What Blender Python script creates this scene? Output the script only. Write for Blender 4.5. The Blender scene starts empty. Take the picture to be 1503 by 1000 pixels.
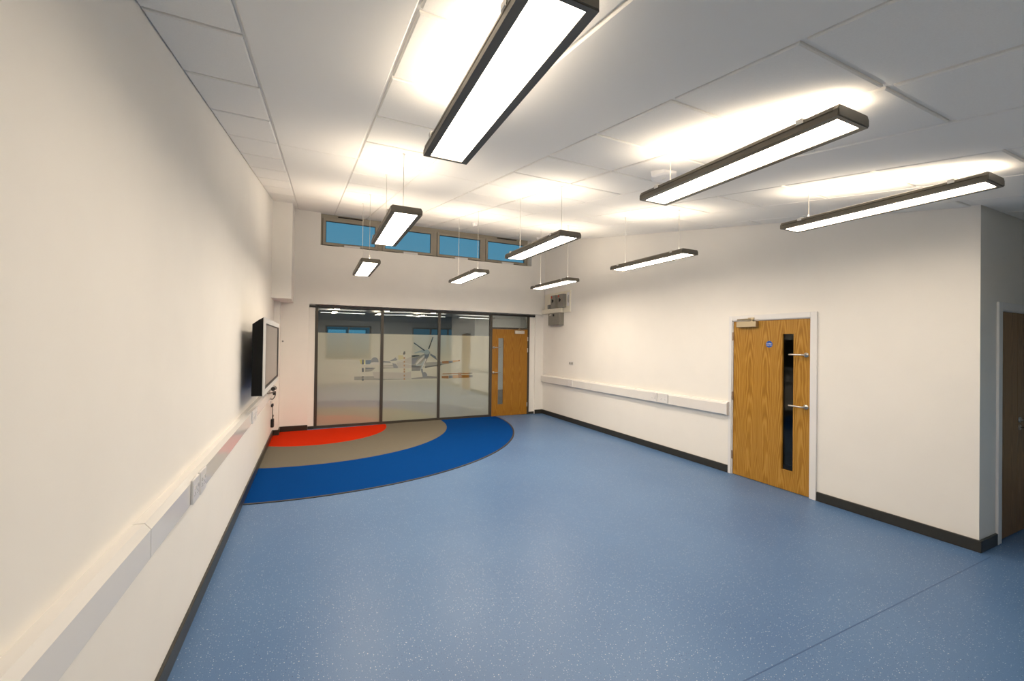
import bpy, bmesh, math, random
from mathutils import Vector, Matrix
random.seed(7)
scene = bpy.context.scene
COL = scene.collection

# ------------------------------------------------------------------ camera
CAM = Vector((0.656, 0.0, 1.712))
YAW, PITCH, ROLL, FPX = 0.4431, 0.0068, 0.0131, 612.6
fw = Vector((math.sin(YAW) * math.cos(PITCH), math.cos(YAW) * math.cos(PITCH), math.sin(PITCH)))
rt = Vector((math.cos(YAW), -math.sin(YAW), 0))
up = rt.cross(fw)
rt2 = rt * math.cos(ROLL) + up * math.sin(ROLL)
up2 = up * math.cos(ROLL) - rt * math.sin(ROLL)
cd = bpy.data.cameras.new('camera')
cd.sensor_width = 36.0
cd.sensor_fit = 'HORIZONTAL'
cd.lens = FPX / 1503 * 36
cd.clip_start = 0.02
cam = bpy.data.objects.new('camera', cd)
M3 = Matrix((rt2, up2, -fw)).transposed()
cam.matrix_world = Matrix.Translation(CAM) @ M3.to_4x4()
COL.objects.link(cam)
scene.camera = cam

# ------------------------------------------------------------------ dusk sky
world = bpy.data.worlds.new('dusk_sky')
scene.world = world
world.use_nodes = True
wn = world.node_tree.nodes
wl = world.node_tree.links
wn.clear()
w_out = wn.new('ShaderNodeOutputWorld')
w_bg = wn.new('ShaderNodeBackground')
w_tc = wn.new('ShaderNodeTexCoord')
w_sx = wn.new('ShaderNodeSeparateXYZ')
w_rp = wn.new('ShaderNodeValToRGB')
w_rp.color_ramp.elements[0].position = 0.48
w_rp.color_ramp.elements[0].color = (0.035, 0.06, 0.06, 1)
w_rp.color_ramp.elements[1].position = 0.51
w_rp.color_ramp.elements[1].color = (0.075, 0.25, 0.39, 1)
w_mp = wn.new('ShaderNodeMapRange')
w_mp.inputs['From Min'].default_value = -1
w_mp.inputs['From Max'].default_value = 1
wl.new(w_tc.outputs['Generated'], w_sx.inputs[0])
wl.new(w_sx.outputs['Z'], w_mp.inputs['Value'])
wl.new(w_mp.outputs[0], w_rp.inputs[0])
wl.new(w_rp.outputs[0], w_bg.inputs['Color'])
w_bg.inputs['Strength'].default_value = 1.0
wl.new(w_bg.outputs[0], w_out.inputs['Surface'])

# ------------------------------------------------------------------ exposure and lamp output
scene.view_settings.view_transform = 'Standard'
scene.view_settings.look = 'None'
scene.view_settings.gamma = 1.0
scene.view_settings.use_curve_mapping = False
scene.view_settings.exposure = 0.09
LAMP_DOWN = 28.0
LAMP_UP = 15.0
LAMP_COL = (1.0, 0.85, 0.68)
HALL_FILL = 45.0  # strength of the added panel that lights the white hall wall
HALL_PENDANT = 5.0
ROW_GAIN = (0.84, 1.0, 1.62)     # lamp output per row, weighted to brighten the far end of the room

# ------------------------------------------------------------------ main measures (metres)
W = 5.755           # right wall face
YC = 1.4936         # near end of the right wall
YU = 8.90           # upper far wall face
YG = 9.00           # glazed screen
YB = -0.60          # wall behind the camera
XR = 9.0            # wall far to the right
ZC0, ZCS = 2.6723, 0.1718
def zc(y):
    return ZC0 + ZCS * y

# ------------------------------------------------------------------ materials
MATS = {}
def nodes_of(name):
    m = bpy.data.materials.new(name)
    m.use_nodes = True
    MATS[name] = m
    nt = m.node_tree
    return m, nt, nt.nodes, nt.links, nt.nodes['Principled BSDF']
def N(nt, kind, **kw):
    n = nt.nodes.new(kind)
    for k, v in kw.items():
        setattr(n, k, v)
    return n
def plain(name, col, rough=0.5, metal=0.0, spec=0.5, noise=0.0, nscale=40, bump=0.0):
    m, nt, ns, ls, b = nodes_of(name)
    b.inputs['Base Color'].default_value = (*col, 1)
    b.inputs['Roughness'].default_value = rough
    b.inputs['Metallic'].default_value = metal
    b.inputs['Specular IOR Level'].default_value = spec
    if noise or bump:
        tc = N(nt, 'ShaderNodeTexCoord')
        nz = N(nt, 'ShaderNodeTexNoise')
        nz.inputs['Scale'].default_value = nscale
        nz.inputs['Detail'].default_value = 4
        ls.new(tc.outputs['Object'], nz.inputs['Vector'])
        if noise:
            r = N(nt, 'ShaderNodeValToRGB')
            r.color_ramp.elements[0].position = 0.3
            r.color_ramp.elements[1].position = 0.7
            r.color_ramp.elements[0].color = (*[c * (1 - noise) for c in col], 1)
            r.color_ramp.elements[1].color = (*[min(1, c * (1 + noise)) for c in col], 1)
            ls.new(nz.outputs['Fac'], r.inputs[0])
            ls.new(r.outputs[0], b.inputs['Base Color'])
        if bump:
            bp = N(nt, 'ShaderNodeBump')
            bp.inputs['Strength'].default_value = bump
            bp.inputs['Distance'].default_value = 0.002
            ls.new(nz.outputs['Fac'], bp.inputs['Height'])
            ls.new(bp.outputs[0], b.inputs['Normal'])
    return m
def emit(name, col, s):
    m, nt, ns, ls, b = nodes_of(name)
    b.inputs['Base Color'].default_value = (0.8, 0.8, 0.8, 1)
    b.inputs['Emission Color'].default_value = (*col, 1)
    b.inputs['Emission Strength'].default_value = s
    return m
def reflective(name, base, lo, rough=0.0, clear=False, transl=0.0):
    """glass-like top surface over either a see-through or a diffuse body"""
    m, nt, ns, ls, b = nodes_of(name)
    ns.remove(b)
    out = ns['Material Output']
    lw = N(nt, 'ShaderNodeLayerWeight')
    lw.inputs['Blend'].default_value = 0.5
    pw = N(nt, 'ShaderNodeMath', operation='POWER')
    pw.inputs[1].default_value = 4.0
    ma = N(nt, 'ShaderNodeMath', operation='MULTIPLY_ADD')
    ma.inputs[1].default_value = 1 - lo
    ma.inputs[2].default_value = lo
    ls.new(lw.outputs['Facing'], pw.inputs[0])
    ls.new(pw.outputs[0], ma.inputs[0])
    gl = N(nt, 'ShaderNodeBsdfGlossy')
    gl.inputs['Roughness'].default_value = rough
    gl.inputs['Color'].default_value = (0.95, 0.97, 0.97, 1)
    if clear:
        bd = N(nt, 'ShaderNodeBsdfTransparent')
        bd.inputs['Color'].default_value = (*base, 1)
    else:
        bd = N(nt, 'ShaderNodeBsdfDiffuse')
        bd.inputs['Color'].default_value = (*base, 1)
        if transl:
            tr = N(nt, 'ShaderNodeBsdfTranslucent')
            tr.inputs['Color'].default_value = (*base, 1)
            mx = N(nt, 'ShaderNodeMixShader')
            mx.inputs[0].default_value = transl
            ls.new(bd.outputs[0], mx.inputs[1])
            ls.new(tr.outputs[0], mx.inputs[2])
            bd = mx
    mix = N(nt, 'ShaderNodeMixShader')
    ls.new(ma.outputs[0], mix.inputs[0])
    ls.new(bd.outputs[0], mix.inputs[1])
    ls.new(gl.outputs[0], mix.inputs[2])
    ls.new(mix.outputs[0], out.inputs['Surface'])
    return m
def oak(name, axis, centre, dark, mid, light, zshift=0.0):
    """book-matched crown-cut veneer: nested arches mirrored about each leaf joint"""
    m, nt, ns, ls, b = nodes_of(name)
    tc = N(nt, 'ShaderNodeTexCoord')
    sx = N(nt, 'ShaderNodeSeparateXYZ')
    ls.new(tc.outputs['Object'], sx.inputs[0])
    def mth(op, a, v=None, c=None):
        n = N(nt, 'ShaderNodeMath', operation=op)
        for i, q in enumerate((a, v, c)):
            if q is None: continue
            if isinstance(q, (int, float)): n.inputs[i].default_value = q
            else: ls.new(q, n.inputs[i])
        return n.outputs[0]
    u0 = mth('ADD', sx.outputs[axis], -centre)
    u = mth('PINGPONG', u0, 0.21)                      # veneer leaf, mirrored
    uc = mth('ADD', u, -0.10)
    comb = N(nt, 'ShaderNodeCombineXYZ')
    ls.new(u, comb.inputs[0])
    zz = mth('MULTIPLY', sx.outputs['Z'], 0.12)
    ls.new(zz, comb.inputs[2])
    nz = N(nt, 'ShaderNodeTexNoise')
    nz.inputs['Scale'].default_value = 9
    nz.inputs['Detail'].default_value = 3
    ls.new(comb.outputs[0], nz.inputs['Vector'])
    sq = mth('MULTIPLY', uc, uc)
    par = mth('MULTIPLY', sq, 95.0)
    lin0 = mth('MULTIPLY_ADD', sx.outputs['Z'], 0.55, zshift)
    leaf_no = mth('FLOOR', mth('DIVIDE', u0, 0.42))
    lin = mth('MULTIPLY_ADD', leaf_no, 0.37, lin0)
    s1 = mth('ADD', par, lin)
    s2 = mth('MULTIPLY_ADD', nz.outputs['Fac'], 1.1, s1)
    fr = mth('SINE', mth('MULTIPLY', s2, 30.0))
    fr = mth('MULTIPLY_ADD', fr, 0.5, 0.5)
    # fine pores stretched along the grain
    cb2 = N(nt, 'ShaderNodeCombineXYZ')
    ls.new(mth('MULTIPLY', u0, 60.0), cb2.inputs[0])
    ls.new(mth('MULTIPLY', sx.outputs['Z'], 1.6), cb2.inputs[2])
    n2 = N(nt, 'ShaderNodeTexNoise')
    n2.inputs['Scale'].default_value = 3
    n2.inputs['Detail'].default_value = 5
    ls.new(cb2.outputs[0], n2.inputs['Vector'])
    cb3 = N(nt, 'ShaderNodeCombineXYZ')
    ls.new(mth('MULTIPLY', u, 12.0), cb3.inputs[0])
    ls.new(mth('MULTIPLY', sx.outputs['Z'], 0.6), cb3.inputs[2])
    n3 = N(nt, 'ShaderNodeTexNoise')
    n3.inputs['Scale'].default_value = 1.6
    ls.new(cb3.outputs[0], n3.inputs['Vector'])
    t = mth('MULTIPLY', fr, 0.42)
    t = mth('MULTIPLY_ADD', n2.outputs['Fac'], 0.50, t)
    t = mth('MULTIPLY_ADD', n3.outputs['Fac'], 0.25, t)
    t = mth('ADD', t, -0.10)
    r = N(nt, 'ShaderNodeValToRGB')
    r.color_ramp.elements[0].position = 0.12
    r.color_ramp.elements[0].color = (*dark, 1)
    r.color_ramp.elements[1].position = 0.85
    r.color_ramp.elements[1].color = (*light, 1)
    e = r.color_ramp.elements.new(0.45)
    e.color = (*mid, 1)
    ls.new(t, r.inputs[0])
    ls.new(r.outputs[0], b.inputs['Base Color'])
    b.inputs['Roughness'].default_value = 0.38
    b.inputs['Specular IOR Level'].default_value = 0.35
    bp = N(nt, 'ShaderNodeBump')
    bp.inputs['Strength'].default_value = 0.12
    bp.inputs['Distance'].default_value = 0.001
    ls.new(n2.outputs['Fac'], bp.inputs['Height'])
    ls.new(bp.outputs[0], b.inputs['Normal'])
    return m
def vinyl(name):
    m, nt, ns, ls, b = nodes_of(name)
    tc = N(nt, 'ShaderNodeTexCoord')
    big = N(nt, 'ShaderNodeTexNoise')
    big.inputs['Scale'].default_value = 0.9
    big.inputs['Detail'].default_value = 6
    fine = N(nt, 'ShaderNodeTexNoise')
    fine.inputs['Scale'].default_value = 220
    fine.inputs['Detail'].default_value = 2
    for n in (big, fine):
        ls.new(tc.outputs['Object'], n.inputs['Vector'])
    r = N(nt, 'ShaderNodeValToRGB')
    r.color_ramp.elements[0].position = 0.35
    r.color_ramp.elements[0].color = (*FLOOR_A, 1)
    r.color_ramp.elements[1].position = 0.65
    r.color_ramp.elements[1].color = (*FLOOR_B, 1)
    mxf = N(nt, 'ShaderNodeMath', operation='MULTIPLY_ADD')
    mxf.inputs[1].default_value = 0.45
    ad = N(nt, 'ShaderNodeMath', operation='MULTIPLY')
    ad.inputs[1].default_value = 0.55
    ls.new(fine.outputs['Fac'], ad.inputs[0])
    ls.new(big.outputs['Fac'], mxf.inputs[0])
    ls.new(ad.outputs[0], mxf.inputs[2])
    ls.new(mxf.outputs[0], r.inputs[0])
    last = r.outputs[0]
    for sc, rad, thr, col, seed in ((44, 0.13, 0.70, (0.50, 0.56, 0.62), 0), (75, 0.17, 0.70, (0.50, 0.58, 0.70), 3), (60, 0.16, 0.86, (0.04, 0.07, 0.16), 9)):
        mp = N(nt, 'ShaderNodeMapping')
        mp.inputs['Location'].default_value = (seed, seed * 1.7, 0.013)
        ls.new(tc.outputs['Object'], mp.inputs[0])
        v = N(nt, 'ShaderNodeTexVoronoi')
        v.voronoi_dimensions = '2D'
        v.inputs['Scale'].default_value = sc
        ls.new(mp.outputs[0], v.inputs['Vector'])
        s = N(nt, 'ShaderNodeSeparateColor')
        ls.new(v.outputs['Color'], s.inputs[0])
        lt = N(nt, 'ShaderNodeMath', operation='LESS_THAN')
        rr = N(nt, 'ShaderNodeMath', operation='MULTIPLY')
        rr.inputs[1].default_value = rad
        ls.new(s.outputs[1], rr.inputs[0])
        ls.new(v.outputs['Distance'], lt.inputs[0])
        ls.new(rr.outputs[0], lt.inputs[1])
        gt = N(nt, 'ShaderNodeMath', operation='GREATER_THAN')
        gt.inputs[1].default_value = thr
        ls.new(s.outputs[0], gt.inputs[0])
        f = N(nt, 'ShaderNodeMath', operation='MULTIPLY')
        ls.new(lt.outputs[0], f.inputs[0])
        ls.new(gt.outputs[0], f.inputs[1])
        mx = N(nt, 'ShaderNodeMix', data_type='RGBA')
        ls.new(f.outputs[0], mx.inputs[0])
        ls.new(last, mx.inputs[6])
        mx.inputs[7].default_value = (*col, 1)
        last = mx.outputs[2]
    ls.new(last, b.inputs['Base Color'])
    b.inputs['Roughness'].default_value = 0.40
    b.inputs['Specular IOR Level'].default_value = 0.5
    bp = N(nt, 'ShaderNodeBump')
    bp.inputs['Strength'].default_value = 0.15
    bp.inputs['Distance'].default_value = 0.001
    ls.new(fine.outputs['Fac'], bp.inputs['Height'])
    ls.new(bp.outputs[0], b.inputs['Normal'])
    return m
FLOOR_A = (0.070, 0.152, 0.315)
FLOOR_B = (0.102, 0.200, 0.375)
vinyl('blue_vinyl')
plain('wall_paint', (0.86, 0.835, 0.785), 0.75, spec=0.2, noise=0.012, nscale=3, bump=0.03)
plain('ceiling_tile', (0.88, 0.86, 0.81), 0.85, spec=0.15, noise=0.02, nscale=160, bump=0.12)
plain('ceiling_board', (0.88, 0.86, 0.81), 0.8, spec=0.15)
plain('ceiling_grid', (0.82, 0.80, 0.76), 0.5)
plain('gloss_white', (0.80, 0.79, 0.78), 0.35)
plain('trunking_white', (0.78, 0.765, 0.74), 0.13)
plain('plate_white', (0.74, 0.73, 0.72), 0.3)
plain('skirting', (0.030, 0.028, 0.022), 0.35, noise=0.1, nscale=12)
plain('screen_frame', (0.055, 0.047, 0.036), 0.35)
plain('head_black', (0.012, 0.012, 0.012), 0.5)
plain('window_frame', (0.42, 0.375, 0.295), 0.35)
plain('window_gasket', (0.02, 0.022, 0.025), 0.5)
plain('lamp_bronze', (0.15, 0.132, 0.102), 0.38, metal=0.15)
plain('steel', (0.62, 0.60, 0.56), 0.28, metal=1.0)
plain('cable_steel', (0.55, 0.53, 0.49), 0.4, metal=0.7)
plain('clip', (0.74, 0.72, 0.68), 0.4)
plain('closer_metal', (0.52, 0.44, 0.30), 0.35, metal=0.75)
plain('hinge', (0.40, 0.31, 0.24), 0.4, metal=0.6)
plain('black_plastic', (0.012, 0.012, 0.013), 0.4)
plain('case_black', (0.004, 0.004, 0.004), 0.6, spec=0.2)
plain('tv_silver', (0.66, 0.66, 0.65), 0.35)
plain('tv_glass', (0.020, 0.019, 0.017), 0.13, spec=0.7)
plain('sign_blue', (0.01, 0.09, 0.42), 0.35)
plain('sign_white', (0.85, 0.87, 0.9), 0.4)
plain('isolator_grey', (0.25, 0.235, 0.20), 0.45, noise=0.05)
plain('red_plastic', (0.55, 0.06, 0.02), 0.4)
plain('cream_board', (0.82, 0.78, 0.66), 0.55, noise=0.02, nscale=8)
plain('carpet_red', (0.56, 0.026, 0.003), 0.95, spec=0.05, noise=0.10, nscale=260, bump=0.8)
plain('carpet_grey', (0.165, 0.148, 0.115), 0.95, spec=0.05, noise=0.28, nscale=190, bump=0.8)
plain('carpet_blue', (0.0005, 0.047, 0.215), 0.95, spec=0.05, noise=0.10, nscale=260, bump=0.8)
plain('edge_trim', (0.045, 0.040, 0.035), 0.45)
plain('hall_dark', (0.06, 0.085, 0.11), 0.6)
plain('hall_carpet', (0.22, 0.20, 0.18), 0.9, noise=0.1, nscale=60)
plain('hall_ceiling', (0.45, 0.44, 0.42), 0.8)
plain('seam', (0.045, 0.11, 0.25), 0.4)
reflective('clear_glass', (0.88, 0.92, 0.91), 0.12, clear=True)
reflective('vision_glass', (0.94, 0.96, 0.95), 0.022, clear=True)
reflective('frost_film', (0.45, 0.46, 0.36), 0.23, rough=0.0, transl=0.12)
for n, c in dict(pgrey=(0.20, 0.21, 0.18), pmid=(0.13, 0.14, 0.13), plight=(0.33, 0.33, 0.28), pyel=(0.42, 0.42, 0.13), pnavy=(0.015, 0.04, 0.06),
                 pblue=(0.07, 0.12, 0.16), pslate=(0.12, 0.145, 0.16), pwhite=(0.42, 0.43, 0.38), pcream=(0.40, 0.38, 0.20), pdark=(0.035, 0.045, 0.045),
                 pbrown=(0.22, 0.10, 0.02), plightblue=(0.25, 0.31, 0.30), ptan=(0.38, 0.22, 0.08)).items():
    reflective('print_' + n[1:], c, 0.20, rough=0.0)
oak('oak_door', 'Y', 2.83, (0.27, 0.118, 0.010), (0.40, 0.195, 0.022), (0.52, 0.285, 0.055))
oak('oak_far', 'X', 4.41, (0.25, 0.095, 0.005), (0.33, 0.145, 0.011), (0.40, 0.19, 0.022), zshift=3.7)
oak('oak_store', 'X', 6.18, (0.16, 0.075, 0.02), (0.25, 0.125, 0.04), (0.33, 0.18, 0.07), zshift=1.4)
for i, k in enumerate(ROW_GAIN):
    emit('lamp_down_%d' % i, LAMP_COL, LAMP_DOWN * k)
    emit('lamp_up_%d' % i, LAMP_COL, LAMP_UP * k)
emit('hall_fill_light', (1.0, 0.93, 0.84), HALL_FILL)
emit('hall_pendant', (1.0, 0.93, 0.84), HALL_PENDANT)

# ------------------------------------------------------------------ mesh helpers
def bx(bm, x0, x1, y0, y1, z0, z1):
    v = [bm.verts.new((x, y, z)) for z in (z0, z1) for y in (y0, y1) for x in (x0, x1)]
    for f in ((0, 2, 3, 1), (4, 5, 7, 6), (0, 1, 5, 4), (2, 6, 7, 3), (0, 4, 6, 2), (1, 3, 7, 5)):
        bm.faces.new([v[i] for i in f])
    return bm
def box(*a):
    return bx(bmesh.new(), *a)
def boxes(*l):
    bm = bmesh.new()
    for a in l: bx(bm, *a)
    return bm
def prism(bm, pts, axis, a, b):
    """polygon in the plane across `axis`, swept from a to b along it"""
    def P(p, t):
        return {'x': (t, p[0], p[1]), 'y': (p[0], t, p[1]), 'z': (p[0], p[1], t)}[axis]
    v0 = [bm.verts.new(P(p, a)) for p in pts]
    v1 = [bm.verts.new(P(p, b)) for p in pts]
    n = len(pts)
    for i in range(n):
        bm.faces.new((v0[i], v0[(i + 1) % n], v1[(i + 1) % n], v1[i]))
    bm.faces.new(v0[::-1]); bm.faces.new(v1)
    bmesh.ops.recalc_face_normals(bm, faces=bm.faces)
    return bm
def tube(bm, pts, r, n=8):
    pts = [Vector(p) for p in pts]
    rings = []
    for i, p in enumerate(pts):
        d = (pts[min(i + 1, len(pts) - 1)] - pts[max(i - 1, 0)]).normalized()
        a = d.orthogonal().normalized() if i == 0 else (a - d * a.dot(d)).normalized()
        b = d.cross(a)
        rr = r[i] if isinstance(r, (list, tuple)) else r
        rings.append([bm.verts.new(p + (a * math.cos(t) + b * math.sin(t)) * rr) for t in [2 * math.pi * k / n for k in range(n)]])
    for i in range(len(rings) - 1):
        for k in range(n):
            bm.faces.new((rings[i][k], rings[i][(k + 1) % n], rings[i + 1][(k + 1) % n], rings[i + 1][k]))
    bm.faces.new(rings[0][::-1]); bm.faces.new(rings[-1])
    bmesh.ops.recalc_face_normals(bm, faces=bm.faces)
    return bm
def obj(name, bm, mat, parent=None, smooth=False, bevel=0.0, seg=2):
    if bevel:
        bmesh.ops.bevel(bm, geom=list(bm.edges), offset=bevel, segments=seg, affect='EDGES', profile=0.5)
    me = bpy.data.meshes.new(name)
    bm.to_mesh(me); bm.free()
    me.materials.append(MATS[mat])
    if smooth:
        for p in me.polygons: p.use_smooth = True
    o = bpy.data.objects.new(name, me)
    COL.objects.link(o)
    if parent: attach(o, parent)
    return o
def attach(o, parent):
    """child keeps its world place; empties are unrotated, so subtract their spot"""
    o.parent = parent
    o.matrix_parent_inverse = parent_world(parent).inverted()
def parent_world(p):
    m = Matrix.Translation(p.location)
    if p.parent: m = parent_world(p.parent) @ p.matrix_parent_inverse @ m
    return m
def tag(o, label, cat, group=None):
    o['label'] = label; o['category'] = cat
    if group: o['group'] = group
    return o
def thing(name, loc, label=None, cat=None, group=None, kind=None):
    o = bpy.data.objects.new(name, None)
    o.empty_display_size = 0.1
    COL.objects.link(o)
    o.location = loc
    if label: tag(o, label, cat, group)
    if kind: o['kind'] = kind
    return o
def struct(o, label=None, cat=None):
    o['kind'] = 'structure'
    if label: o['label'] = label; o['category'] = cat
    return o

# ================================================================== THE SHELL
ZT = 4.7
floor = struct(obj('floor', boxes((-0.25, XR + 0.2, YB - 0.25, 9.05, -0.12, 0.0)), 'blue_vinyl'), 'blue speckled vinyl floor across the whole room', 'floor')
# welded joint in the vinyl, running from the wall corner towards the camera side
obj('floor_seam', box(0.3, W - 0.03, 1.417, 1.424, -0.002, 0.0006), 'seam', floor)
struct(obj('wall_left', box(-0.2, 0.0, YB - 0.2, 9.2, -0.1, ZT), 'wall_paint'), 'long cream white wall behind the wall-mounted screen', 'wall')
# right wall with the oak door's opening
DY0, DY1, DZ = 2.815, 3.815, 2.062
struct(obj('wall_right', boxes((W, W + 0.15, YC, DY0, -0.1, ZT), (W, W + 0.15, DY1, 9.2, -0.1, ZT), (W, W + 0.15, DY0, DY1, DZ, ZT)), 'wall_paint'),
       'cream white wall holding the single oak door', 'wall')
# return wall, round the corner, with the store doors' opening
SX0, SX1, SZ = 6.165, 7.56, 2.075
struct(obj('wall_return', boxes((W + 0.15, SX0, YC, YC + 0.15, -0.1, ZT), (SX1, XR + 0.2, YC, YC + 0.15, -0.1, ZT), (SX0, SX1, YC, YC + 0.15, SZ, ZT)), 'wall_paint'),
       'shaded grey wall round the corner beside the brown store doors', 'wall')
struct(obj('wall_side', box(XR, XR + 0.2, YB - 0.2, YC, -0.1, ZT), 'wall_paint'), 'white end wall far to the right', 'wall')
# far wall: bulkhead above the glazed screen with the clerestory opening
CX0, CX1, CZ0, CZ1 = 0.745, 5.38, 3.572, 4.225
ZS = 2.4226
struct(obj('wall_far_upper', boxes((0.0, W, YU, 9.22, ZS, CZ0), (0.0, CX0, YU, 9.22, CZ0, ZT), (CX1, W, YU, 9.22, CZ0, ZT), (CX0, CX1, YU + 0.005, 9.22, 4.245, ZT)), 'wall_paint'),
       'high cream bulkhead wall above the glazed screen and under the strip windows', 'wall')
struct(obj('wall_far_left', boxes((0.0, 0.567, 8.885, 9.2, -0.1, ZS), (0.567, 0.672, 8.985, 9.2, -0.1, ZS)), 'wall_paint'), 'narrow white wall left of the glazed screen', 'wall')
struct(obj('wall_far_right', boxes((5.533, W, 8.955, 9.2, -0.1, ZS), (5.385, 5.533, 9.0, 9.2, -0.1, ZS)), 'wall_paint'), 'narrow white wall between far oak door and room corner', 'wall')
struct(obj('pipe_boxing', box(0.0, 0.092, 8.59, 8.885, 0.0, ZS), 'wall_paint'), 'slim white boxed-in pipe duct in the far left corner', 'duct casing')
struct(obj('duct_boxing', box(0.0, 0.297, 8.02, YU, ZS, 4.13), 'wall_paint'), 'square white boxed-in duct high in the far left corner', 'duct casing')
# wall behind the camera with two wide windows (they show only as reflections)
BA, BB, BZ0, BZ1 = (1.07, 2.86), (4.6, 7.9), 0.95, 2.36
struct(obj('wall_back', boxes((-0.2, BA[0], YB - 0.2, YB, -0.1, 2.9), (BA[1], BB[0], YB - 0.2, YB, -0.1, 2.9), (BB[1], XR + 0.2, YB - 0.2, YB, -0.1, 2.9),
       (BA[0], BA[1], YB - 0.2, YB, -0.1, BZ0), (BA[0], BA[1], YB - 0.2, YB, BZ1, 2.9), (BB[0], BB[1], YB - 0.2, YB, -0.1, BZ0), (BB[0], BB[1], YB - 0.2, YB, BZ1, 2.9)), 'wall_paint'),
       'white wall behind the viewpoint, seen only as a reflection', 'wall')
for wname, (a, b), nm, lab in (('window_3', BA, 2, 'two-light window behind the viewpoint, near the left wall'), ('window_4', BB, 4, 'four-light window behind the viewpoint, towards the right')):
    w = thing(wname, ((a + b) / 2, YB - 0.1, BZ0), lab, 'window', kind='structure')
    bm = boxes((a, b, YB - 0.14, YB - 0.07, BZ0, BZ0 + 0.06), (a, b, YB - 0.14, YB - 0.07, BZ1 - 0.06, BZ1), (a, a + 0.06, YB - 0.14, YB - 0.07, BZ0, BZ1), (b - 0.06, b, YB - 0.14, YB - 0.07, BZ0, BZ1))
    obj('outer_frame', bm, 'window_frame', w)
    for i in range(nm):
        x0 = a + 0.03 + (b - a - 0.06) * i / nm; x1 = a + 0.03 + (b - a - 0.06) * (i + 1) / nm
        if i: obj('mullion', box(x0 - 0.035, x0 + 0.035, YB - 0.139, YB - 0.071, BZ0 + 0.05, BZ1 - 0.05), 'window_frame', w)
        obj('pane', box(x0 + 0.03, x1 - 0.03, YB - 0.11, YB - 0.10, BZ0 + 0.05, BZ1 - 0.05), 'vision_glass', w)

# ------------------------------------------------------------------ ceiling: sloping grid, tiles and plain boards
XS = [0.0, 0.365, 0.98, 1.59, 2.25, 2.865, 3.495, 4.13, 4.79, 5.455, 6.13, 6.745, 7.40, 8.05, 8.70, XR]
KIND = ['t', 'b', 't', 'b', 't', 't', 'b', 't', 'b', 't', 't', 'b', 't', 'b', 't']
PITCH_Y, Y0 = 0.616, 0.925
bm = bmesh.new()
def slab(bm, x0, x1, y0, y1, lo, hi):
    v = [bm.verts.new((x, y, zc(y) + d)) for d in (lo, hi) for y in (y0, y1) for x in (x0, x1)]
    for f in ((0, 2, 3, 1), (4, 5, 7, 6), (0, 1, 5, 4), (2, 6, 7, 3), (0, 4, 6, 2), (1, 3, 7, 5)):
        bm.faces.new([v[i] for i in f])
slab(bm, -0.02, W + 0.02, YC, 9.16, 0.014, 0.10)
slab(bm, -0.02, XR + 0.02, YB - 0.02, YC, 0.014, 0.10)
ceiling = struct(obj('ceiling', bm, 'ceiling_grid'), 'sloping white suspended ceiling of square tiles and long plain boards', 'ceiling')
ys = [Y0 + PITCH_Y * k for k in range(-3, 15)]
TILE = {}
def tile_mesh(w, d, name, mat):
    """lay-in tile: bevelled lower edge, upper side on the grid; sheared to the slope"""
    key = (round(w, 3), round(d, 3), mat)
    if key not in TILE:
        bm = bmesh.new()
        b = 0.006
        lo = [(b, b), (w - b, b), (w - b, d - b), (b, d - b)]
        hi = [(0, 0), (w, 0), (w, d), (0, d)]
        v0 = [bm.verts.new((x, y, ZCS * y)) for x, y in lo]
        v1 = [bm.verts.new((x, y, ZCS * y + 0.006)) for x, y in hi]
        v2 = [bm.verts.new((x, y, ZCS * y + 0.015)) for x, y in hi]
        bm.faces.new(v0[::-1])
        for A, B in ((v0, v1), (v1, v2)):
            for i in range(4):
                bm.faces.new((A[i], A[(i + 1) % 4], B[(i + 1) % 4], B[i]))
        bm.faces.new(v2)
        bmesh.ops.recalc_face_normals(bm, faces=bm.faces)
        me = bpy.data.meshes.new(name)
        bm.to_mesh(me); bm.free()
        me.materials.append(MATS[mat])
        TILE[key] = me
    return TILE[key]
def tile(name, mat, x0, x1, y0, y1):
    o = bpy.data.objects.new(name, tile_mesh(x1 - x0, y1 - y0, name, mat))
    COL.objects.link(o)
    o.location = (x0, y0, zc(y0))
    attach(o, ceiling)
G = 0.013
for i, k in enumerate(KIND):
    x0, x1 = XS[i], XS[i + 1]
    far = 9.12 if x1 <= W else YC
    if x0 < W < x1: far = 9.12
    xa, xb = x0 + (0.006 if i == 0 else G), x1 - (0.006 if i == len(KIND) - 1 else G)
    segs = []
    if k == 't':
        for a, b in zip(ys[:-1], ys[1:]):
            segs.append((a, b))
    else:
        xa, xb = x0 + 0.002, x1 - 0.002
        cuts = [YB] + [Y0 + PITCH_Y * n for n in (5, 10)] + [9.2]
        segs = list(zip(cuts[:-1], cuts[1:]))
    for a, b in segs:
        a2, b2 = max(a, YB + 0.002), min(b, far)
        if b2 - a2 < 0.05: continue
        g = G if k == 't' else 0.002
        nm, mt = ('ceiling_tile', 'ceiling_tile') if k == 't' else ('ceiling_board', 'ceiling_board')
        if x0 < W < x1:                                # the strip cut by the right wall
            if a2 < YC - 0.02: tile(nm, mt, xa, xb, a2 + g, min(b2, YC) - g)
            if b2 > YC + 0.06: tile(nm, mt, xa, W - 0.006, max(a2, YC) + g, b2 - g)
        else:
            tile(nm, mt, xa, xb, a2 + g, b2 - g)

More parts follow.
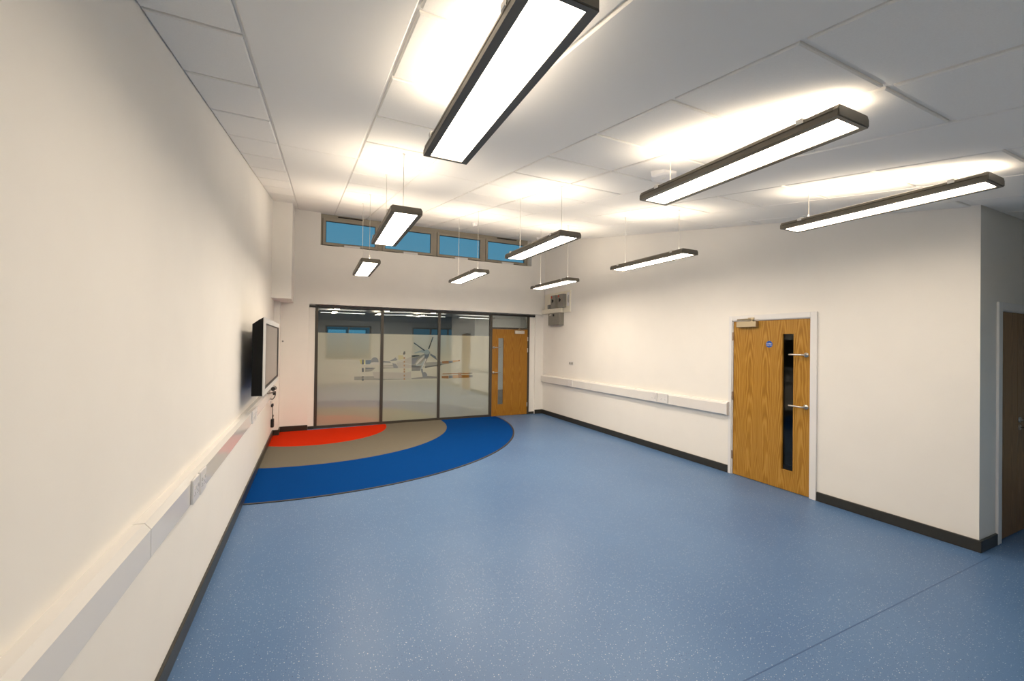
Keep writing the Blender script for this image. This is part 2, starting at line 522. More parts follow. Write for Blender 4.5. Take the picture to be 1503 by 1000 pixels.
# ------------------------------------------------------------------ skirtings
SK, SH = 0.018, 0.102
def skirt(name, lab, *b):
    struct(obj(name, boxes(*b), 'skirting', bevel=0.003, seg=1), lab, 'skirting')
skirt('baseboard_left', 'dark skirting along the foot of the left wall', (0.0, SK, YB, 8.59, 0.0, SH))
skirt('baseboard_far_left', 'dark skirting stepping round the far left corner', (0.0, 0.092 + SK, 8.59 - SK, 8.59, 0.0, SH), (0.092, 0.092 + SK, 8.59, 8.885, 0.0, SH),
      (0.092 + SK, 0.567, 8.885 - SK, 8.885, 0.0, SH), (0.567, 0.672, 8.965, 8.985, 0.0, 0.055))
skirt('baseboard_far_right', 'short dark skirting beside the far oak door', (5.533, W - SK, 8.955 - SK, 8.955, 0.0, SH), (5.385, 5.533, 8.98, 9.0, 0.0, 0.055))
skirt('baseboard_right_far', 'dark skirting from the oak door to the far corner', (W - SK, W, 3.855, 8.955, 0.0, SH))
skirt('baseboard_right_near', 'dark skirting from the oak door to the near wall corner', (W - SK, W, YC - SK, 2.75, 0.0, SH))
skirt('baseboard_return', 'short dark skirting wrapping the near wall corner', (W, 6.085, YC - SK, YC, 0.0, SH))

# ------------------------------------------------------------------ carpets: three arcs round the foot of the first mullion
CC = (0.70, 8.86)
R1, R2, R3 = 1.315, 2.50, 3.80
def clip(poly, a, b, c):
    out = []
    for i in range(len(poly)):
        p, q = poly[i], poly[(i + 1) % len(poly)]
        dp, dq = a * p[0] + b * p[1] - c, a * q[0] + b * q[1] - c
        if dp <= 0: out.append(p)
        if dp * dq < 0:
            t = dp / (dp - dq)
            out.append((p[0] + (q[0] - p[0]) * t, p[1] + (q[1] - p[1]) * t))
    return out
def carpet(name, r0, r1, mat, label, z=0.006, cat='carpet'):
    bm = bmesh.new()
    n = 96
    for k in range(n):
        t0, t1 = math.pi + math.pi * 1.02 * k / n, math.pi + math.pi * 1.02 * (k + 1) / n
        P = lambda r, t: (CC[0] + r * math.cos(t), CC[1] + r * math.sin(t))
        q = [P(r0, t0), P(r1, t0), P(r1, t1), P(r0, t1)] if r0 > 0 else [CC, P(r1, t0), P(r1, t1)]
        q = clip(q, -1, 0, -(SK + 0.001)); q = clip(q, 0, 1, 8.97) if q else q
        q = [p for i, p in enumerate(q) if (Vector(p) - Vector(q[i - 1])).length > 1e-5]
        if len(q) < 3: continue
        lo = [bm.verts.new((p[0], p[1], 0.0)) for p in q]
        hi = [bm.verts.new((p[0], p[1], z)) for p in q]
        m = len(q)
        bm.faces.new(hi); bm.faces.new(lo[::-1])
        for i in range(m): bm.faces.new((lo[i], lo[(i + 1) % m], hi[(i + 1) % m], hi[i]))
    # the sector walls inside the ring fold away once the shared corners are welded
    bmesh.ops.remove_doubles(bm, verts=bm.verts, dist=1e-4)
    inner = {}
    for f in bm.faces: inner.setdefault(frozenset(v.index for v in f.verts), []).append(f)
    bm.verts.index_update()
    inner = {}
    for f in bm.faces: inner.setdefault(frozenset(v.index for v in f.verts), []).append(f)
    dead = [f for l in inner.values() if len(l) > 1 for f in l]
    bmesh.ops.delete(bm, geom=dead, context='FACES')
    bmesh.ops.recalc_face_normals(bm, faces=bm.faces)
    o = obj(name, bm, mat)
    return tag(o, label, cat)
carpet('red_carpet', 0.0, R1, 'carpet_red', 'bright red half-round carpet at the foot of the glazed screen')
carpet('grey_carpet', R1, R2, 'carpet_grey', 'brown-grey curved carpet band between the red and the blue')
carpet('blue_carpet', R2, R3, 'carpet_blue', 'deep blue outer carpet band sweeping to the left wall')
carpet('edge_strip', R3, R3 + 0.028, 'edge_trim', 'thin dark edging strip round the blue carpet', z=0.008, cat='edging strip')

# ================================================================== CLERESTORY WINDOW (four lights high in the far wall)
YW = 9.13
w1 = thing('window_1', (3.06, YW, CZ0), 'strip of four small blue-sky windows high in the far wall', 'window', kind='structure')
UX = [CX0, 1.885, 3.06, 4.225, CX1]
obj('outer_frame', boxes((CX0, CX1, YW, YW + 0.07, CZ0, CZ0 + 0.05), (CX0, CX1, YW, YW + 0.07, CZ1 - 0.055, CZ1 + 0.02), (CX0, CX0 + 0.035, YW, YW + 0.07, CZ0 + 0.05, CZ1 - 0.055), (CX1 - 0.035, CX1, YW, YW + 0.07, CZ0 + 0.05, CZ1 - 0.055)), 'window_frame', w1)
for i in range(4):
    a, b = UX[i], UX[i + 1]
    if i: obj('mullion', box(a - 0.04, a + 0.04, YW - 0.002, YW + 0.068, CZ0 + 0.05, CZ1 - 0.055), 'window_frame', w1)
    xa, xb = a + (0.035 if i == 0 else 0.04), b - (0.035 if i == 3 else 0.04)
    za, zb = CZ0 + 0.05, CZ1 - 0.055
    obj('rebate', boxes((xa, xb, YW + 0.03, YW + 0.055, za, za + 0.02), (xa, xb, YW + 0.03, YW + 0.055, zb - 0.02, zb), (xa, xa + 0.02, YW + 0.03, YW + 0.055, za + 0.02, zb - 0.02), (xb - 0.02, xb, YW + 0.03, YW + 0.055, za + 0.02, zb - 0.02)), 'window_gasket', w1)
    xa, xb, za, zb = xa + 0.007, xb - 0.007, za + 0.007, zb - 0.007
    fr = 0.050
    s = obj('sash', boxes((xa, xb, YW - 0.022, YW + 0.028, za, za + fr), (xa, xb, YW - 0.022, YW + 0.028, zb - fr, zb), (xa, xa + fr, YW - 0.022, YW + 0.028, za + fr, zb - fr), (xb - fr, xb, YW - 0.022, YW + 0.028, za + fr, zb - fr)), 'window_frame', w1)
    g = 0.010
    xa2, xb2, za2, zb2 = xa + fr, xb - fr, za + fr, zb - fr
    obj('gasket', boxes((xa2, xb2, YW + 0.0, YW + 0.02, za2, za2 + g), (xa2, xb2, YW, YW + 0.02, zb2 - g, zb2), (xa2, xa2 + g, YW, YW + 0.02, za2 + g, zb2 - g), (xb2 - g, xb2, YW, YW + 0.02, za2 + g, zb2 - g)), 'window_gasket', s)
    obj('pane', box(xa2, xb2, YW + 0.02, YW + 0.03, za2, zb2), 'vision_glass', s)
    # chain opener on the bottom rail with its bracket arm
    ax = (1.17, 2.33, 3.46, 4.60)[i]
    o = obj('opener', box(ax, ax + 0.30, 8.905, 8.965, CZ0 - 0.0, CZ0 + 0.042), 'plate_white', w1, bevel=0.004, seg=1)
    obj('opener_arm', boxes((ax - 0.09, ax + 0.02, 8.93, 8.95, CZ0, CZ0 + 0.014), (ax - 0.09, ax - 0.07, 8.95, YW, CZ0, CZ0 + 0.03)), 'window_frame', o)
for a, b in ((1.06, 1.54), (4.56, 5.07)):
    obj('trickle_vent', box(a, b, YW - 0.016, YW - 0.0, CZ1 - 0.022, CZ1 - 0.002), 'black_plastic', w1)
obj('sill', box(CX0, CX1, YU + 0.004, YW, CZ0 - 0.002, CZ0 + 0.0), 'gloss_white', w1)

# ================================================================== GLAZED SCREEN
M1, M2, M3_, M4 = 0.7015, 1.9366, 3.1482, 4.376
ZH = 2.36
ZF = 1.872
w2 = thing('window_2', (2.5, YG, 0.0), 'floor-to-soffit glazed screen with frosted film and printed aeroplane', 'window', kind='structure')
obj('head_rail', box(0.547, 5.532, YG - 0.035, YG + 0.03, ZH, 2.4), 'head_black', w2)
obj('bottom_rail', box(M1 - 0.03, M4 - 0.03, YG - 0.02, YG + 0.03, 0.0, 0.052), 'screen_frame', w2)
for x, wd in ((M1, 0.05), (M2, 0.056), (M3_, 0.056), (M4, 0.066), (5.362, 0.05)):
    obj('mullion', box(x - wd / 2, x + wd / 2, YG - 0.024, YG + 0.034, 0.0, ZH), 'screen_frame', w2, bevel=0.002, seg=1)
obj('transom', box(M4 + 0.033, 5.337, YG - 0.02, YG + 0.03, 2.048, 2.082), 'screen_frame', w2)
obj('transom_pane', box(M4 + 0.033, 5.337, YG + 0.004, YG + 0.014, 2.082, ZH), 'clear_glass', w2)
PRINT = [
 ('pgrey',[(1.405,0.997),(1.774,0.999),(1.912,0.951),(1.913,0.911),(1.406,0.925)]),
 ('pgrey',[(1.955,0.94),(2.556,0.925),(2.791,0.93),(2.792,0.914),(1.956,0.91)]),
 ('pmid',[(2.559,0.941),(2.775,0.956),(2.899,0.979),(3.111,0.959),(3.112,0.917),(2.56,0.925)]),
 ('plight',[(1.754,1.087),(1.91,1.085),(2.413,1.056),(2.544,1.084),(2.546,0.936),(1.965,0.935),(1.794,0.959)]),
 ('pgrey',[(1.613,1.178),(1.819,1.17),(1.735,1.097),(1.614,1.09)]),
 ('pyel',[(1.5,1.334),(1.546,1.339),(1.547,1.246),(1.52,1.256)]),
 ('pnavy',[(1.546,1.339),(1.585,1.339),(1.586,1.241),(1.547,1.242)]),
 ('pyel',[(1.588,1.329),(1.609,1.329),(1.61,1.241),(1.589,1.241)]),
 ('pblue',[(1.615,1.329),(1.732,1.328),(1.719,1.245),(1.617,1.241)]),
 ('pslate',[(1.723,1.304),(1.726,1.329),(1.736,1.352),(1.753,1.371),(1.773,1.383),(1.797,1.387),(1.82,1.383),(1.841,1.371),(1.858,1.352),(1.87,1.328),(1.874,1.303),(1.874,1.278),(1.723,1.279)]),
 ('pwhite',[(1.705,1.26),(1.77,1.284),(1.907,1.278),(1.908,1.233),(1.724,1.23)]),
 ('pnavy',[(1.549,1.169),(1.585,1.168),(1.587,1.09),(1.55,1.091)]),
 ('pnavy',[(1.613,1.173),(1.79,1.173),(1.753,1.156),(1.623,1.15)]),
 ('pnavy',[(1.551,0.999),(1.583,0.998),(1.584,0.978),(1.551,0.979)]),
 ('pnavy',[(1.552,0.955),(1.587,0.954),(1.587,0.91),(1.552,0.911)]),
 ('pslate',[(1.95,1.31),(2.099,1.301),(2.124,1.269),(1.95,1.277)]),
 ('pwhite',[(1.95,1.27),(2.134,1.269),(2.154,1.241),(1.951,1.228)]),
 ('pgrey',[(1.951,1.218),(2.164,1.225),(2.184,1.205),(1.951,1.211)]),
 ('plight',[(1.951,1.208),(2.174,1.202),(2.184,1.175),(1.952,1.178)]),
 ('pslate',[(2.153,1.263),(2.222,1.25),(2.267,1.189),(2.265,1.157),(2.179,1.158)]),
 ('pgrey',[(1.909,1.176),(2.184,1.172),(2.184,1.155),(1.909,1.149)]),
 ('plight',[(2.231,1.29),(2.389,1.335),(2.55,1.4),(2.553,1.155),(2.268,1.159),(2.262,1.199)]),
 ('pwhite',[(2.104,1.291),(2.232,1.28),(2.4,1.324),(2.4,1.309),(2.222,1.265)]),
 ('pslate',[(2.094,1.309),(2.172,1.351),(2.22,1.383),(2.235,1.355),(2.262,1.335),(2.231,1.315),(2.153,1.309)]),
 ('pcream',[(2.269,1.431),(2.383,1.426),(2.394,1.355),(2.275,1.33)]),
 ('pdark',[(2.368,1.446),(2.387,1.512),(2.412,1.51),(2.416,1.456),(2.398,1.441)]),
 ('pwhite',[(2.378,1.441),(2.408,1.446),(2.418,1.41),(2.384,1.35)]),
 ('pbrown',[(2.384,1.39),(2.414,1.39),(2.411,1.352),(2.384,1.352)]),
 ('pbrown',[(2.385,1.309),(2.415,1.309),(2.412,1.271),(2.385,1.271)]),
 ('pbrown',[(2.386,1.228),(2.416,1.228),(2.414,1.189),(2.387,1.19)]),
 ('pbrown',[(2.387,1.147),(2.417,1.147),(2.415,1.108),(2.388,1.109)]),
 ('pbrown',[(2.388,1.097),(2.418,1.096),(2.415,1.058),(2.388,1.058)]),
 ('pbrown',[(2.389,1.015),(2.419,1.015),(2.417,0.976),(2.39,0.977)]),
 ('pbrown',[(2.39,0.945),(2.42,0.944),(2.418,0.905),(2.391,0.906)]),
 ('pwhite',[(2.4,1.267),(2.557,1.237),(2.557,1.216),(2.401,1.25)]),
 ('pgrey',[(2.553,1.375),(2.726,1.42),(2.83,1.462),(2.924,1.451),(2.884,1.317),(2.803,1.152),(2.556,1.16)]),
 ('pslate',[(2.553,1.359),(2.696,1.374),(2.616,1.236),(2.555,1.226)]),
 ('pmid',[(2.556,1.16),(2.751,1.158),(2.742,1.091),(2.557,1.089)]),
 ('pdark',[(2.552,1.426),(2.624,1.431),(2.721,1.431),(2.721,1.414),(2.644,1.402),(2.553,1.385)]),
 ('pdark',[(2.556,1.211),(2.647,1.207),(2.803,1.172),(2.679,1.158),(2.556,1.165)]),
 ('plightblue',[(2.602,1.482),(2.787,1.549),(2.844,1.532),(2.819,1.482),(2.736,1.492),(2.623,1.467)]),
 ('pwhite',[(2.642,1.246),(2.717,1.338),(2.83,1.436),(2.841,1.4),(2.728,1.287),(2.663,1.22)]),
 ('pslate',[(2.83,1.441),(2.955,1.509),(2.925,1.41),(2.873,1.317),(2.831,1.348)]),
 ('plightblue',[(2.847,1.358),(2.873,1.337),(2.772,1.126),(2.741,1.132),(2.781,1.224),(2.658,1.195),(2.647,1.22),(2.75,1.235)]),
 ('pwhite',[(2.857,1.358),(2.873,1.348),(2.792,1.152),(2.777,1.157)]),
 ('plightblue',[(2.941,1.498),(2.936,1.519),(2.921,1.536),(2.9,1.548),(2.875,1.552),(2.85,1.548),(2.83,1.536),(2.816,1.518),(2.811,1.498),(2.817,1.477),(2.831,1.46),(2.852,1.448),(2.877,1.444),(2.902,1.448),(2.923,1.46),(2.936,1.478)]),
 ('pdark',[(3.003,1.832),(3.02,1.822),(2.931,1.561),(2.906,1.566)]),
 ('pdark',[(2.589,1.704),(2.609,1.697),(2.844,1.534),(2.816,1.524),(2.597,1.682)]),
 ('pslate',[(2.955,1.47),(3.073,1.404),(3.117,1.32),(3.09,1.331),(2.956,1.425)]),
 ('pgrey',[(2.848,1.27),(3.225,1.285),(3.632,1.318),(3.635,1.296),(3.367,1.242),(3.119,1.198),(2.849,1.182)]),
 ('pdark',[(2.834,1.184),(3.118,1.216),(3.291,1.24),(3.161,1.201),(2.844,1.153)]),
 ('pbrown',[(3.225,1.297),(3.375,1.305),(3.376,1.245),(3.225,1.249)]),
 ('pslate',[(3.377,1.303),(3.467,1.308),(3.468,1.265),(3.378,1.252)]),
 ('ptan',[(3.467,1.31),(3.598,1.317),(3.599,1.293),(3.468,1.267)]),
 ('pbrown',[(3.593,1.317),(3.638,1.32),(3.635,1.296),(3.593,1.293)]),
 ('pslate',[(2.751,1.13),(2.795,1.133),(2.804,1.057),(2.773,1.039)]),
 ('pslate',[(2.773,1.054),(2.846,1.068),(2.893,1.018),(2.896,0.969),(2.837,0.953),(2.795,0.961)]),
 ('pbrown',[(3.218,1.014),(3.25,1.024),(3.852,1.024),(3.852,1.007),(3.251,1.008)]),
 ('pbrown',[(3.219,0.972),(3.376,0.974),(3.377,0.91),(3.219,0.92)]),
 ('pslate',[(3.382,0.976),(3.472,0.977),(3.473,0.919),(3.383,0.916)]),
 ('ptan',[(3.472,0.981),(3.603,0.98),(3.604,0.916),(3.473,0.917)]),
 ('pbrown',[(3.597,1.034),(3.676,1.032),(3.671,0.981),(3.852,0.977),(3.853,0.918),(3.604,0.916)]),
 ('pmid',[(3.852,1.029),(3.938,1.03),(3.938,1.008),(3.852,1.005)]),
 ('pmid',[(3.852,0.977),(3.942,0.975),(3.943,0.927),(3.853,0.923)])]

def clipx(poly, a, b):
    q = clip(poly, -1, 0, -a)
    return clip(q, 1, 0, b) if q else q
for a, b in ((M1 + 0.025, M2 - 0.028), (M2 + 0.028, M3_ - 0.028), (M3_ + 0.028, M4 - 0.033)):
    p = obj('pane', box(a, b, YG + 0.004, YG + 0.014, 0.052, ZH), 'clear_glass', w2)
    fi = obj('frosted_film', box(a + 0.001, b - 0.001, YG + 0.0022, YG + 0.0038, 0.053, ZF), 'frost_film', p)
    fi['label'] = 'grey-beige frosted film'
    bm = bmesh.new()
    mats = []
    for i, (mt, poly) in enumerate(PRINT):
        q = clipx([tuple(t) for t in poly], a + 0.002, b - 0.002)
        q = [t for k, t in enumerate(q) if (Vector(t) - Vector(q[k - 1])).length > 1e-4]
        if len(q) < 3: continue
        y = YG + 0.0020 - i * 0.00004
        f = bm.faces.new([bm.verts.new((t[0], y, t[1])) for t in q])
        f.normal_update()
        if f.normal.y > 0: f.normal_flip()
        if mt not in mats: mats.append(mt)
        f.material_index = mats.index(mt)
    if not len(bm.faces): continue
    bmesh.ops.triangulate(bm, faces=[f for f in bm.faces if len(f.verts) > 4])
    me = bpy.data.meshes.new('aeroplane_print')
    bm.to_mesh(me); bm.free()
    for mt in mats: me.materials.append(MATS['print_' + mt[1:]])
    o = bpy.data.objects.new('aeroplane_print', me)
    COL.objects.link(o)
    attach(o, p)
    o['label'] = 'printed propeller aeroplane standing on the ground'

# ================================================================== DOORS
def lever(parent, origin, out, along, L, name='lever_handle'):
    """round rose, neck and a bar with its end turned back"""
    o, n, a = Vector(origin), Vector(out), Vector(along)
    bm = bmesh.new()
    tube(bm, [o, o + n * 0.009], 0.027, 20)
    tube(bm, [o + n * 0.009, o + n * 0.045, o + n * 0.055 + a * 0.008, o + n * 0.058 + a * 0.03, o + n * 0.058 + a * (L - 0.012), o + n * 0.05 + a * L], [0.010, 0.010, 0.010, 0.0095, 0.0095, 0.008], 12)
    return obj(name, bm, 'steel', parent, smooth=True)
def hinges(parent, f):
    for z in (0.205, 0.995, 1.79):
        obj('hinge', f(z), 'hinge', parent)

# --- door_1: oak door in the right wall
d1 = thing('door_1', (W, 3.31, 0.0), 'light oak single door with tall slot window in the right wall', 'door', kind='structure')
LX = W + 0.006                   # leaf face
LY0, LY1 = 2.834, 3.794
VY0, VY1, VZ0, VZ1 = 3.004, 3.160, 0.232, 1.880
leaf = obj('leaf', boxes((LX, LX + 0.044, LY0, VY0, 0.006, 2.04), (LX, LX + 0.044, VY1, LY1, 0.006, 2.04), (LX, LX + 0.044, VY0, VY1, 0.006, VZ0), (LX, LX + 0.044, VY0, VY1, VZ1, 2.04)), 'oak_door', d1)
g = 0.013
obj('glazing_bead', boxes((LX - 0.004, LX + 0.02, VY0 - 0.004, VY1 + 0.004, VZ0 - 0.004, VZ0 + g), (LX - 0.004, LX + 0.02, VY0 - 0.004, VY1 + 0.004, VZ1 - g, VZ1 + 0.004),
    (LX - 0.004, LX + 0.02, VY0 - 0.004, VY0 + g, VZ0 + g, VZ1 - g), (LX - 0.004, LX + 0.02, VY1 - g, VY1 + 0.004, VZ0 + g, VZ1 - g)), 'oak_door', leaf)
obj('vision_pane', box(LX + 0.020, LX + 0.027, VY0, VY1, VZ0, VZ1), 'vision_glass', leaf)
for z in (1.623, 1.025):
    lever(d1, (LX, 2.876, z), (-1, 0, 0), (0, 1, 0), 0.165)
hinges(d1, lambda z: boxes((W - 0.012, W + 0.004, 3.788, 3.806, z, z + 0.108)))
obj('frame', boxes((W - 0.004, W + 0.15, 2.815, 2.832, 0, 2.06), (W - 0.004, W + 0.15, 3.797, 3.815, 0, 2.06), (W - 0.004, W + 0.15, 2.815, 3.815, 2.043, 2.062),
    (W + 0.052, W + 0.075, 2.832, 2.85, 0, 2.043), (W + 0.052, W + 0.075, 3.78, 3.797, 0, 2.043), (W + 0.052, W + 0.075, 2.85, 3.78, 2.025, 2.043)), 'gloss_white', d1)
obj('architrave', boxes((W - 0.018, W, 2.755, 2.822, 0, 2.115), (W - 0.018, W, 3.808, 3.853, 0, 2.115), (W - 0.018, W, 2.822, 3.808, 2.052, 2.115)), 'gloss_white', d1, bevel=0.004, seg=2)
c = obj('door_closer', box(LX - 0.055, LX, 3.45, 3.72, 1.962, 2.035), 'closer_metal', d1, bevel=0.004, seg=2)
obj('closer_arm', boxes((LX - 0.045, LX - 0.025, 3.50, 3.53, 2.035, 2.052)), 'closer_metal', c)
bm = bmesh.new()
tube(bm, [(LX - 0.035, 3.515, 2.05), (LX - 0.15, 3.64, 2.055)], 0.008, 8)
tube(bm, [(LX - 0.15, 3.64, 2.055), (W - 0.02, 3.53, 2.068)], 0.007, 8)
obj('closer_link', bm, 'closer_metal', c)
obj('closer_bracket', box(W - 0.03, W - 0.016, 3.49, 3.57, 2.056, 2.082), 'closer_metal', c)
bm = bmesh.new()
tube(bm, [(LX, 3.31, 1.742), (LX - 0.002, 3.31, 1.742)], 0.041, 40)
sg = obj('fire_door_sign', bm, 'sign_blue', d1)
sg['label'] = 'round blue fire door notice with white lettering'
def lettering(text, size, loc, rot, mat, parent):
    cu = bpy.data.curves.new('lettering', 'FONT')
    cu.body = text; cu.size = size; cu.align_x = 'CENTER'; cu.align_y = 'CENTER'; cu.extrude = 0.0003
    t = bpy.data.objects.new('lettering_tmp', cu)
    COL.objects.link(t)
    bpy.context.view_layer.update()
    me = bpy.data.meshes.new_from_object(t.evaluated_get(bpy.context.evaluated_depsgraph_get()))
    bpy.data.objects.remove(t)
    me.transform(Matrix.Translation(loc) @ rot)
    me.materials.clear(); me.materials.append(MATS[mat])
    o = bpy.data.objects.new('lettering', me)
    COL.objects.link(o)
    attach(o, parent)
ROT = Matrix(((0, 0, -1), (-1, 0, 0), (0, 1, 0))).to_4x4()        # reads from the room side of the right wall
for s, dz in (('Fire door', 0.009), ('keep shut', -0.009)):
    lettering(s, 0.0165, Vector((LX - 0.0024, 3.31, 1.742 + dz)), ROT, 'sign_white', sg)
# unlit cupboard behind door_1
struct(obj('wall_cupboard', boxes((6.9, 7.0, 1.65, 4.6, -0.1, 2.6), (W + 0.15, 6.9, 4.5, 4.6, -0.1, 2.6), (W + 0.15, 6.9, 1.65, 4.5, 2.4, 2.6), (W + 0.15, 6.9, 1.65, 4.5, -0.1, 0.0)), 'hall_dark'),
       'dark unlit cupboard behind the slot window of the oak door', 'wall')

# --- door_2: oak door in the glazed screen
d2 = thing('door_2', (4.87, YG, 0.0), 'golden oak door with tall slot window in the glazed screen', 'door', kind='structure')
FX0, FX1, FY = 4.412, 5.334, YG - 0.018
VX0, VX1 = 4.553, 4.712
leaf = obj('leaf', boxes((FX0, VX0, FY, FY + 0.044, 0.006, 2.044), (VX1, FX1, FY, FY + 0.044, 0.006, 2.044), (VX0, VX1, FY, FY + 0.044, 0.006, 0.265), (VX0, VX1, FY, FY + 0.044, 1.842, 2.044)), 'oak_far', d2)
obj('glazing_bead', boxes((VX0 - 0.004, VX1 + 0.004, FY - 0.004, FY + 0.018, 0.262, 0.278), (VX0 - 0.004, VX1 + 0.004, FY - 0.004, FY + 0.018, 1.83, 1.846), (VX0 - 0.004, VX0 + g, FY - 0.004, FY + 0.018, 0.278, 1.83), (VX1 - g, VX1 + 0.004, FY - 0.004, FY + 0.018, 0.278, 1.83)), 'oak_far', leaf)
obj('vision_pane', box(VX0, VX1, FY + 0.018, FY + 0.025, 0.265, 1.842), 'vision_glass', leaf)
for z in (1.61, 1.028):
    lever(d2, (4.448, FY, z), (0, -1, 0), (1, 0, 0), 0.165)
for z in (0.19, 1.50, 1.77):
    obj('hinge', box(5.326, 5.346, FY - 0.012, FY, z, z + 0.10), 'steel', d2)
c = obj('door_closer', box(4.975, 5.225, FY - 0.055, FY, 1.942, 2.018), 'steel', d2, bevel=0.004, seg=2)
bm = bmesh.new()
tube(bm, [(5.17, FY - 0.03, 2.018), (5.17, FY - 0.03, 2.04), (5.0, FY - 0.16, 2.045)], 0.007, 8)
tube(bm, [(5.0, FY - 0.16, 2.045), (5.13, FY - 0.004, 2.065)], 0.007, 8)
obj('closer_arm', bm, 'closer_metal', c)

# --- door_3: store doors in the return wall (one narrow and one wide leaf)
d3 = thing('door_3', (6.85, YC, 0.0), 'pair of brown wooden store doors round the corner on the right', 'door', kind='structure')
for a, b in ((6.182, 6.622), (6.626, 7.54)):
    obj('leaf', box(a, b, YC + 0.010, YC + 0.054, 0.008, 2.055), 'oak_store', d3)
obj('frame', boxes((6.165, 6.18, YC - 0.002, YC + 0.15, 0, 2.075), (7.542, 7.56, YC - 0.002, YC + 0.15, 0, 2.075), (6.165, 7.56, YC - 0.002, YC + 0.15, 2.058, 2.075)), 'gloss_white', d3)
obj('door_stop', boxes((6.18, 7.542, YC + 0.056, YC + 0.08, 0.0, 2.058)), 'hall_dark', d3)
obj('architrave', boxes((6.09, 6.172, YC - 0.018, YC, 0, 2.135), (7.55, 7.63, YC - 0.018, YC, 0, 2.135), (6.172, 7.55, YC - 0.018, YC, 2.066, 2.135)), 'gloss_white', d3, bevel=0.004, seg=2)
lever(d3, (6.665, YC + 0.010, 1.055), (0, -1, 0), (1, 0, 0), 0.14)
bm = bmesh.new()
tube(bm, [(6.665, YC + 0.010, 0.985), (6.665, YC + 0.0, 0.985)], 0.025, 18)
lk = obj('lock_rose', bm, 'steel', d3, smooth=False)
bm = bmesh.new()
tube(bm, [(6.665, YC, 0.985), (6.665, YC - 0.03, 0.985)], 0.005, 8)
bx(bm, 6.655, 6.675, YC - 0.04, YC - 0.028, 0.975, 1.0)
prism(bm, [(6.66, 0.98), (6.672, 0.98), (6.70, 0.905), (6.68, 0.90)], 'y', YC - 0.037, YC - 0.032)
obj('key', bm, 'black_plastic', lk)
obj('store_back', box(6.16, 7.57, YC + 0.152, YC + 0.17, 0.0, 2.1), 'hall_dark', d3)

# ================================================================== DADO TRUNKING
def trunk_profile(x, s, z0, z1, d):
    """wall line x, s = direction into the room; chamfered top edge, small lip below"""
    c = 0.028
    return [(x, z0), (x + s * (d - 0.008), z0), (x + s * d, z0 + 0.008), (x + s * d, z1 - c), (x + s * (d - 0.022), z1), (x, z1)]
def trunk(name, label, x, s, z0, z1, d, ys, plates):
    t = thing(name, (x, (ys[0] + ys[-1]) / 2, z0), label, 'trunking')
    for a, b in zip(ys[:-1], ys[1:]):
        obj('trunking_length', prism(bmesh.new(), trunk_profile(x, s, z0, z1, d), 'y', a + 0.0025, b - 0.0025), 'trunking_white', t)
        if a != ys[0]:
            obj('joint', prism(bmesh.new(), trunk_profile(x, s, z0 + 0.002, z1 - 0.002, d - 0.002), 'y', a - 0.003, a + 0.003), 'isolator_grey', t)
    xf = x + s * d
    for e in plates:
        a, b = e[0], e[1]
        p = obj('socket_plate', box(min(xf, xf + s * 0.014), max(xf, xf + s * 0.014), a, b, z0 + 0.008, z1 - 0.014), 'plate_white', t, bevel=0.003, seg=1)
        zz = (z0 + z1) / 2
        for f in (0.28, 0.72):
            yc = a + (b - a) * f
            sx = sorted((xf + s * 0.0142, xf + s * 0.018))
            obj('rocker_switch', box(sx[0], sx[1], yc - 0.008, yc + 0.008, zz + 0.004, zz + 0.022), 'trunking_white', p)
            k = sorted((xf + s * 0.0138, xf + s * 0.0146))
            obj('pin_slot', boxes((k[0], k[1], yc - 0.014, yc - 0.008, zz - 0.030, zz - 0.026), (k[0], k[1], yc + 0.008, yc + 0.014, zz - 0.030, zz - 0.026), (k[0], k[1], yc - 0.002, yc + 0.002, zz - 0.020, zz - 0.010)), 'black_plastic', p)
    return t
tl = trunk('wall_trunking', 'white cable trunking running along the left wall below the screen', 0.0, 1, 0.80, 0.955, 0.062, [YB + 0.01, 2.19, 5.2, 8.2],
      [(2.80, 2.93), (2.96, 3.10), (5.26, 5.42), (5.45, 5.62)])
tr = trunk('wall_trunking', 'white cable trunking along the right wall beyond the oak door', W, -1, 0.785, 0.955, 0.062, [3.86, 6.9, 8.93],
      [(4.87, 5.05), (5.10, 5.24), (7.55, 7.71)])
obj('end_cap', prism(bmesh.new(), trunk_profile(W, -1, 0.778, 0.962, 0.070), 'y', 3.835, 3.862), 'plate_white', tr)

# ================================================================== WALL PLATE ABOVE THE RIGHT TRUNKING
pl = thing('switch_plate', (W, 7.70, 1.26), 'small white double switch plate above the right wall trunking', 'switch')
pp = obj('plate', box(W - 0.011, W, 7.615, 7.785, 1.255, 1.33), 'plate_white', pl, bevel=0.003, seg=1)
for y in (7.655, 7.735):
    obj('rocker', box(W - 0.016, W - 0.011, y - 0.022, y + 0.022, 1.268, 1.312), 'isolator_grey', pl)

# ================================================================== SWITCHGEAR IN THE FAR RIGHT CORNER
bd = thing('backing_board', (W, 8.3, 2.425), 'cream backing board carrying grey isolators high on the right wall', 'board')
obj('board', box(W - 0.03, W, 7.74, 8.84, 2.425, 2.90), 'cream_board', bd)
obj('label_strip', box(W - 0.031, W - 0.03, 7.76, 7.86, 2.56, 2.86), 'gloss_white', bd)
obj('marking', boxes((W - 0.0318, W - 0.031, 7.78, 7.795, 2.63, 2.80), (W - 0.0318, W - 0.031, 7.83, 7.84, 2.65, 2.78)), 'isolator_grey', bd)
t = thing('cable_trunk_box', (W - 0.03, 8.43, 2.425), 'cream cable trunk box along the foot of the isolator board', 'trunking')
obj('body', box(W - 0.095, W - 0.032, 8.0, 8.86, 2.427, 2.53), 'cream_board', t)
obj('lid', box(W - 0.10, W - 0.095, 8.005, 8.855, 2.431, 2.526), 'cream_board', t)
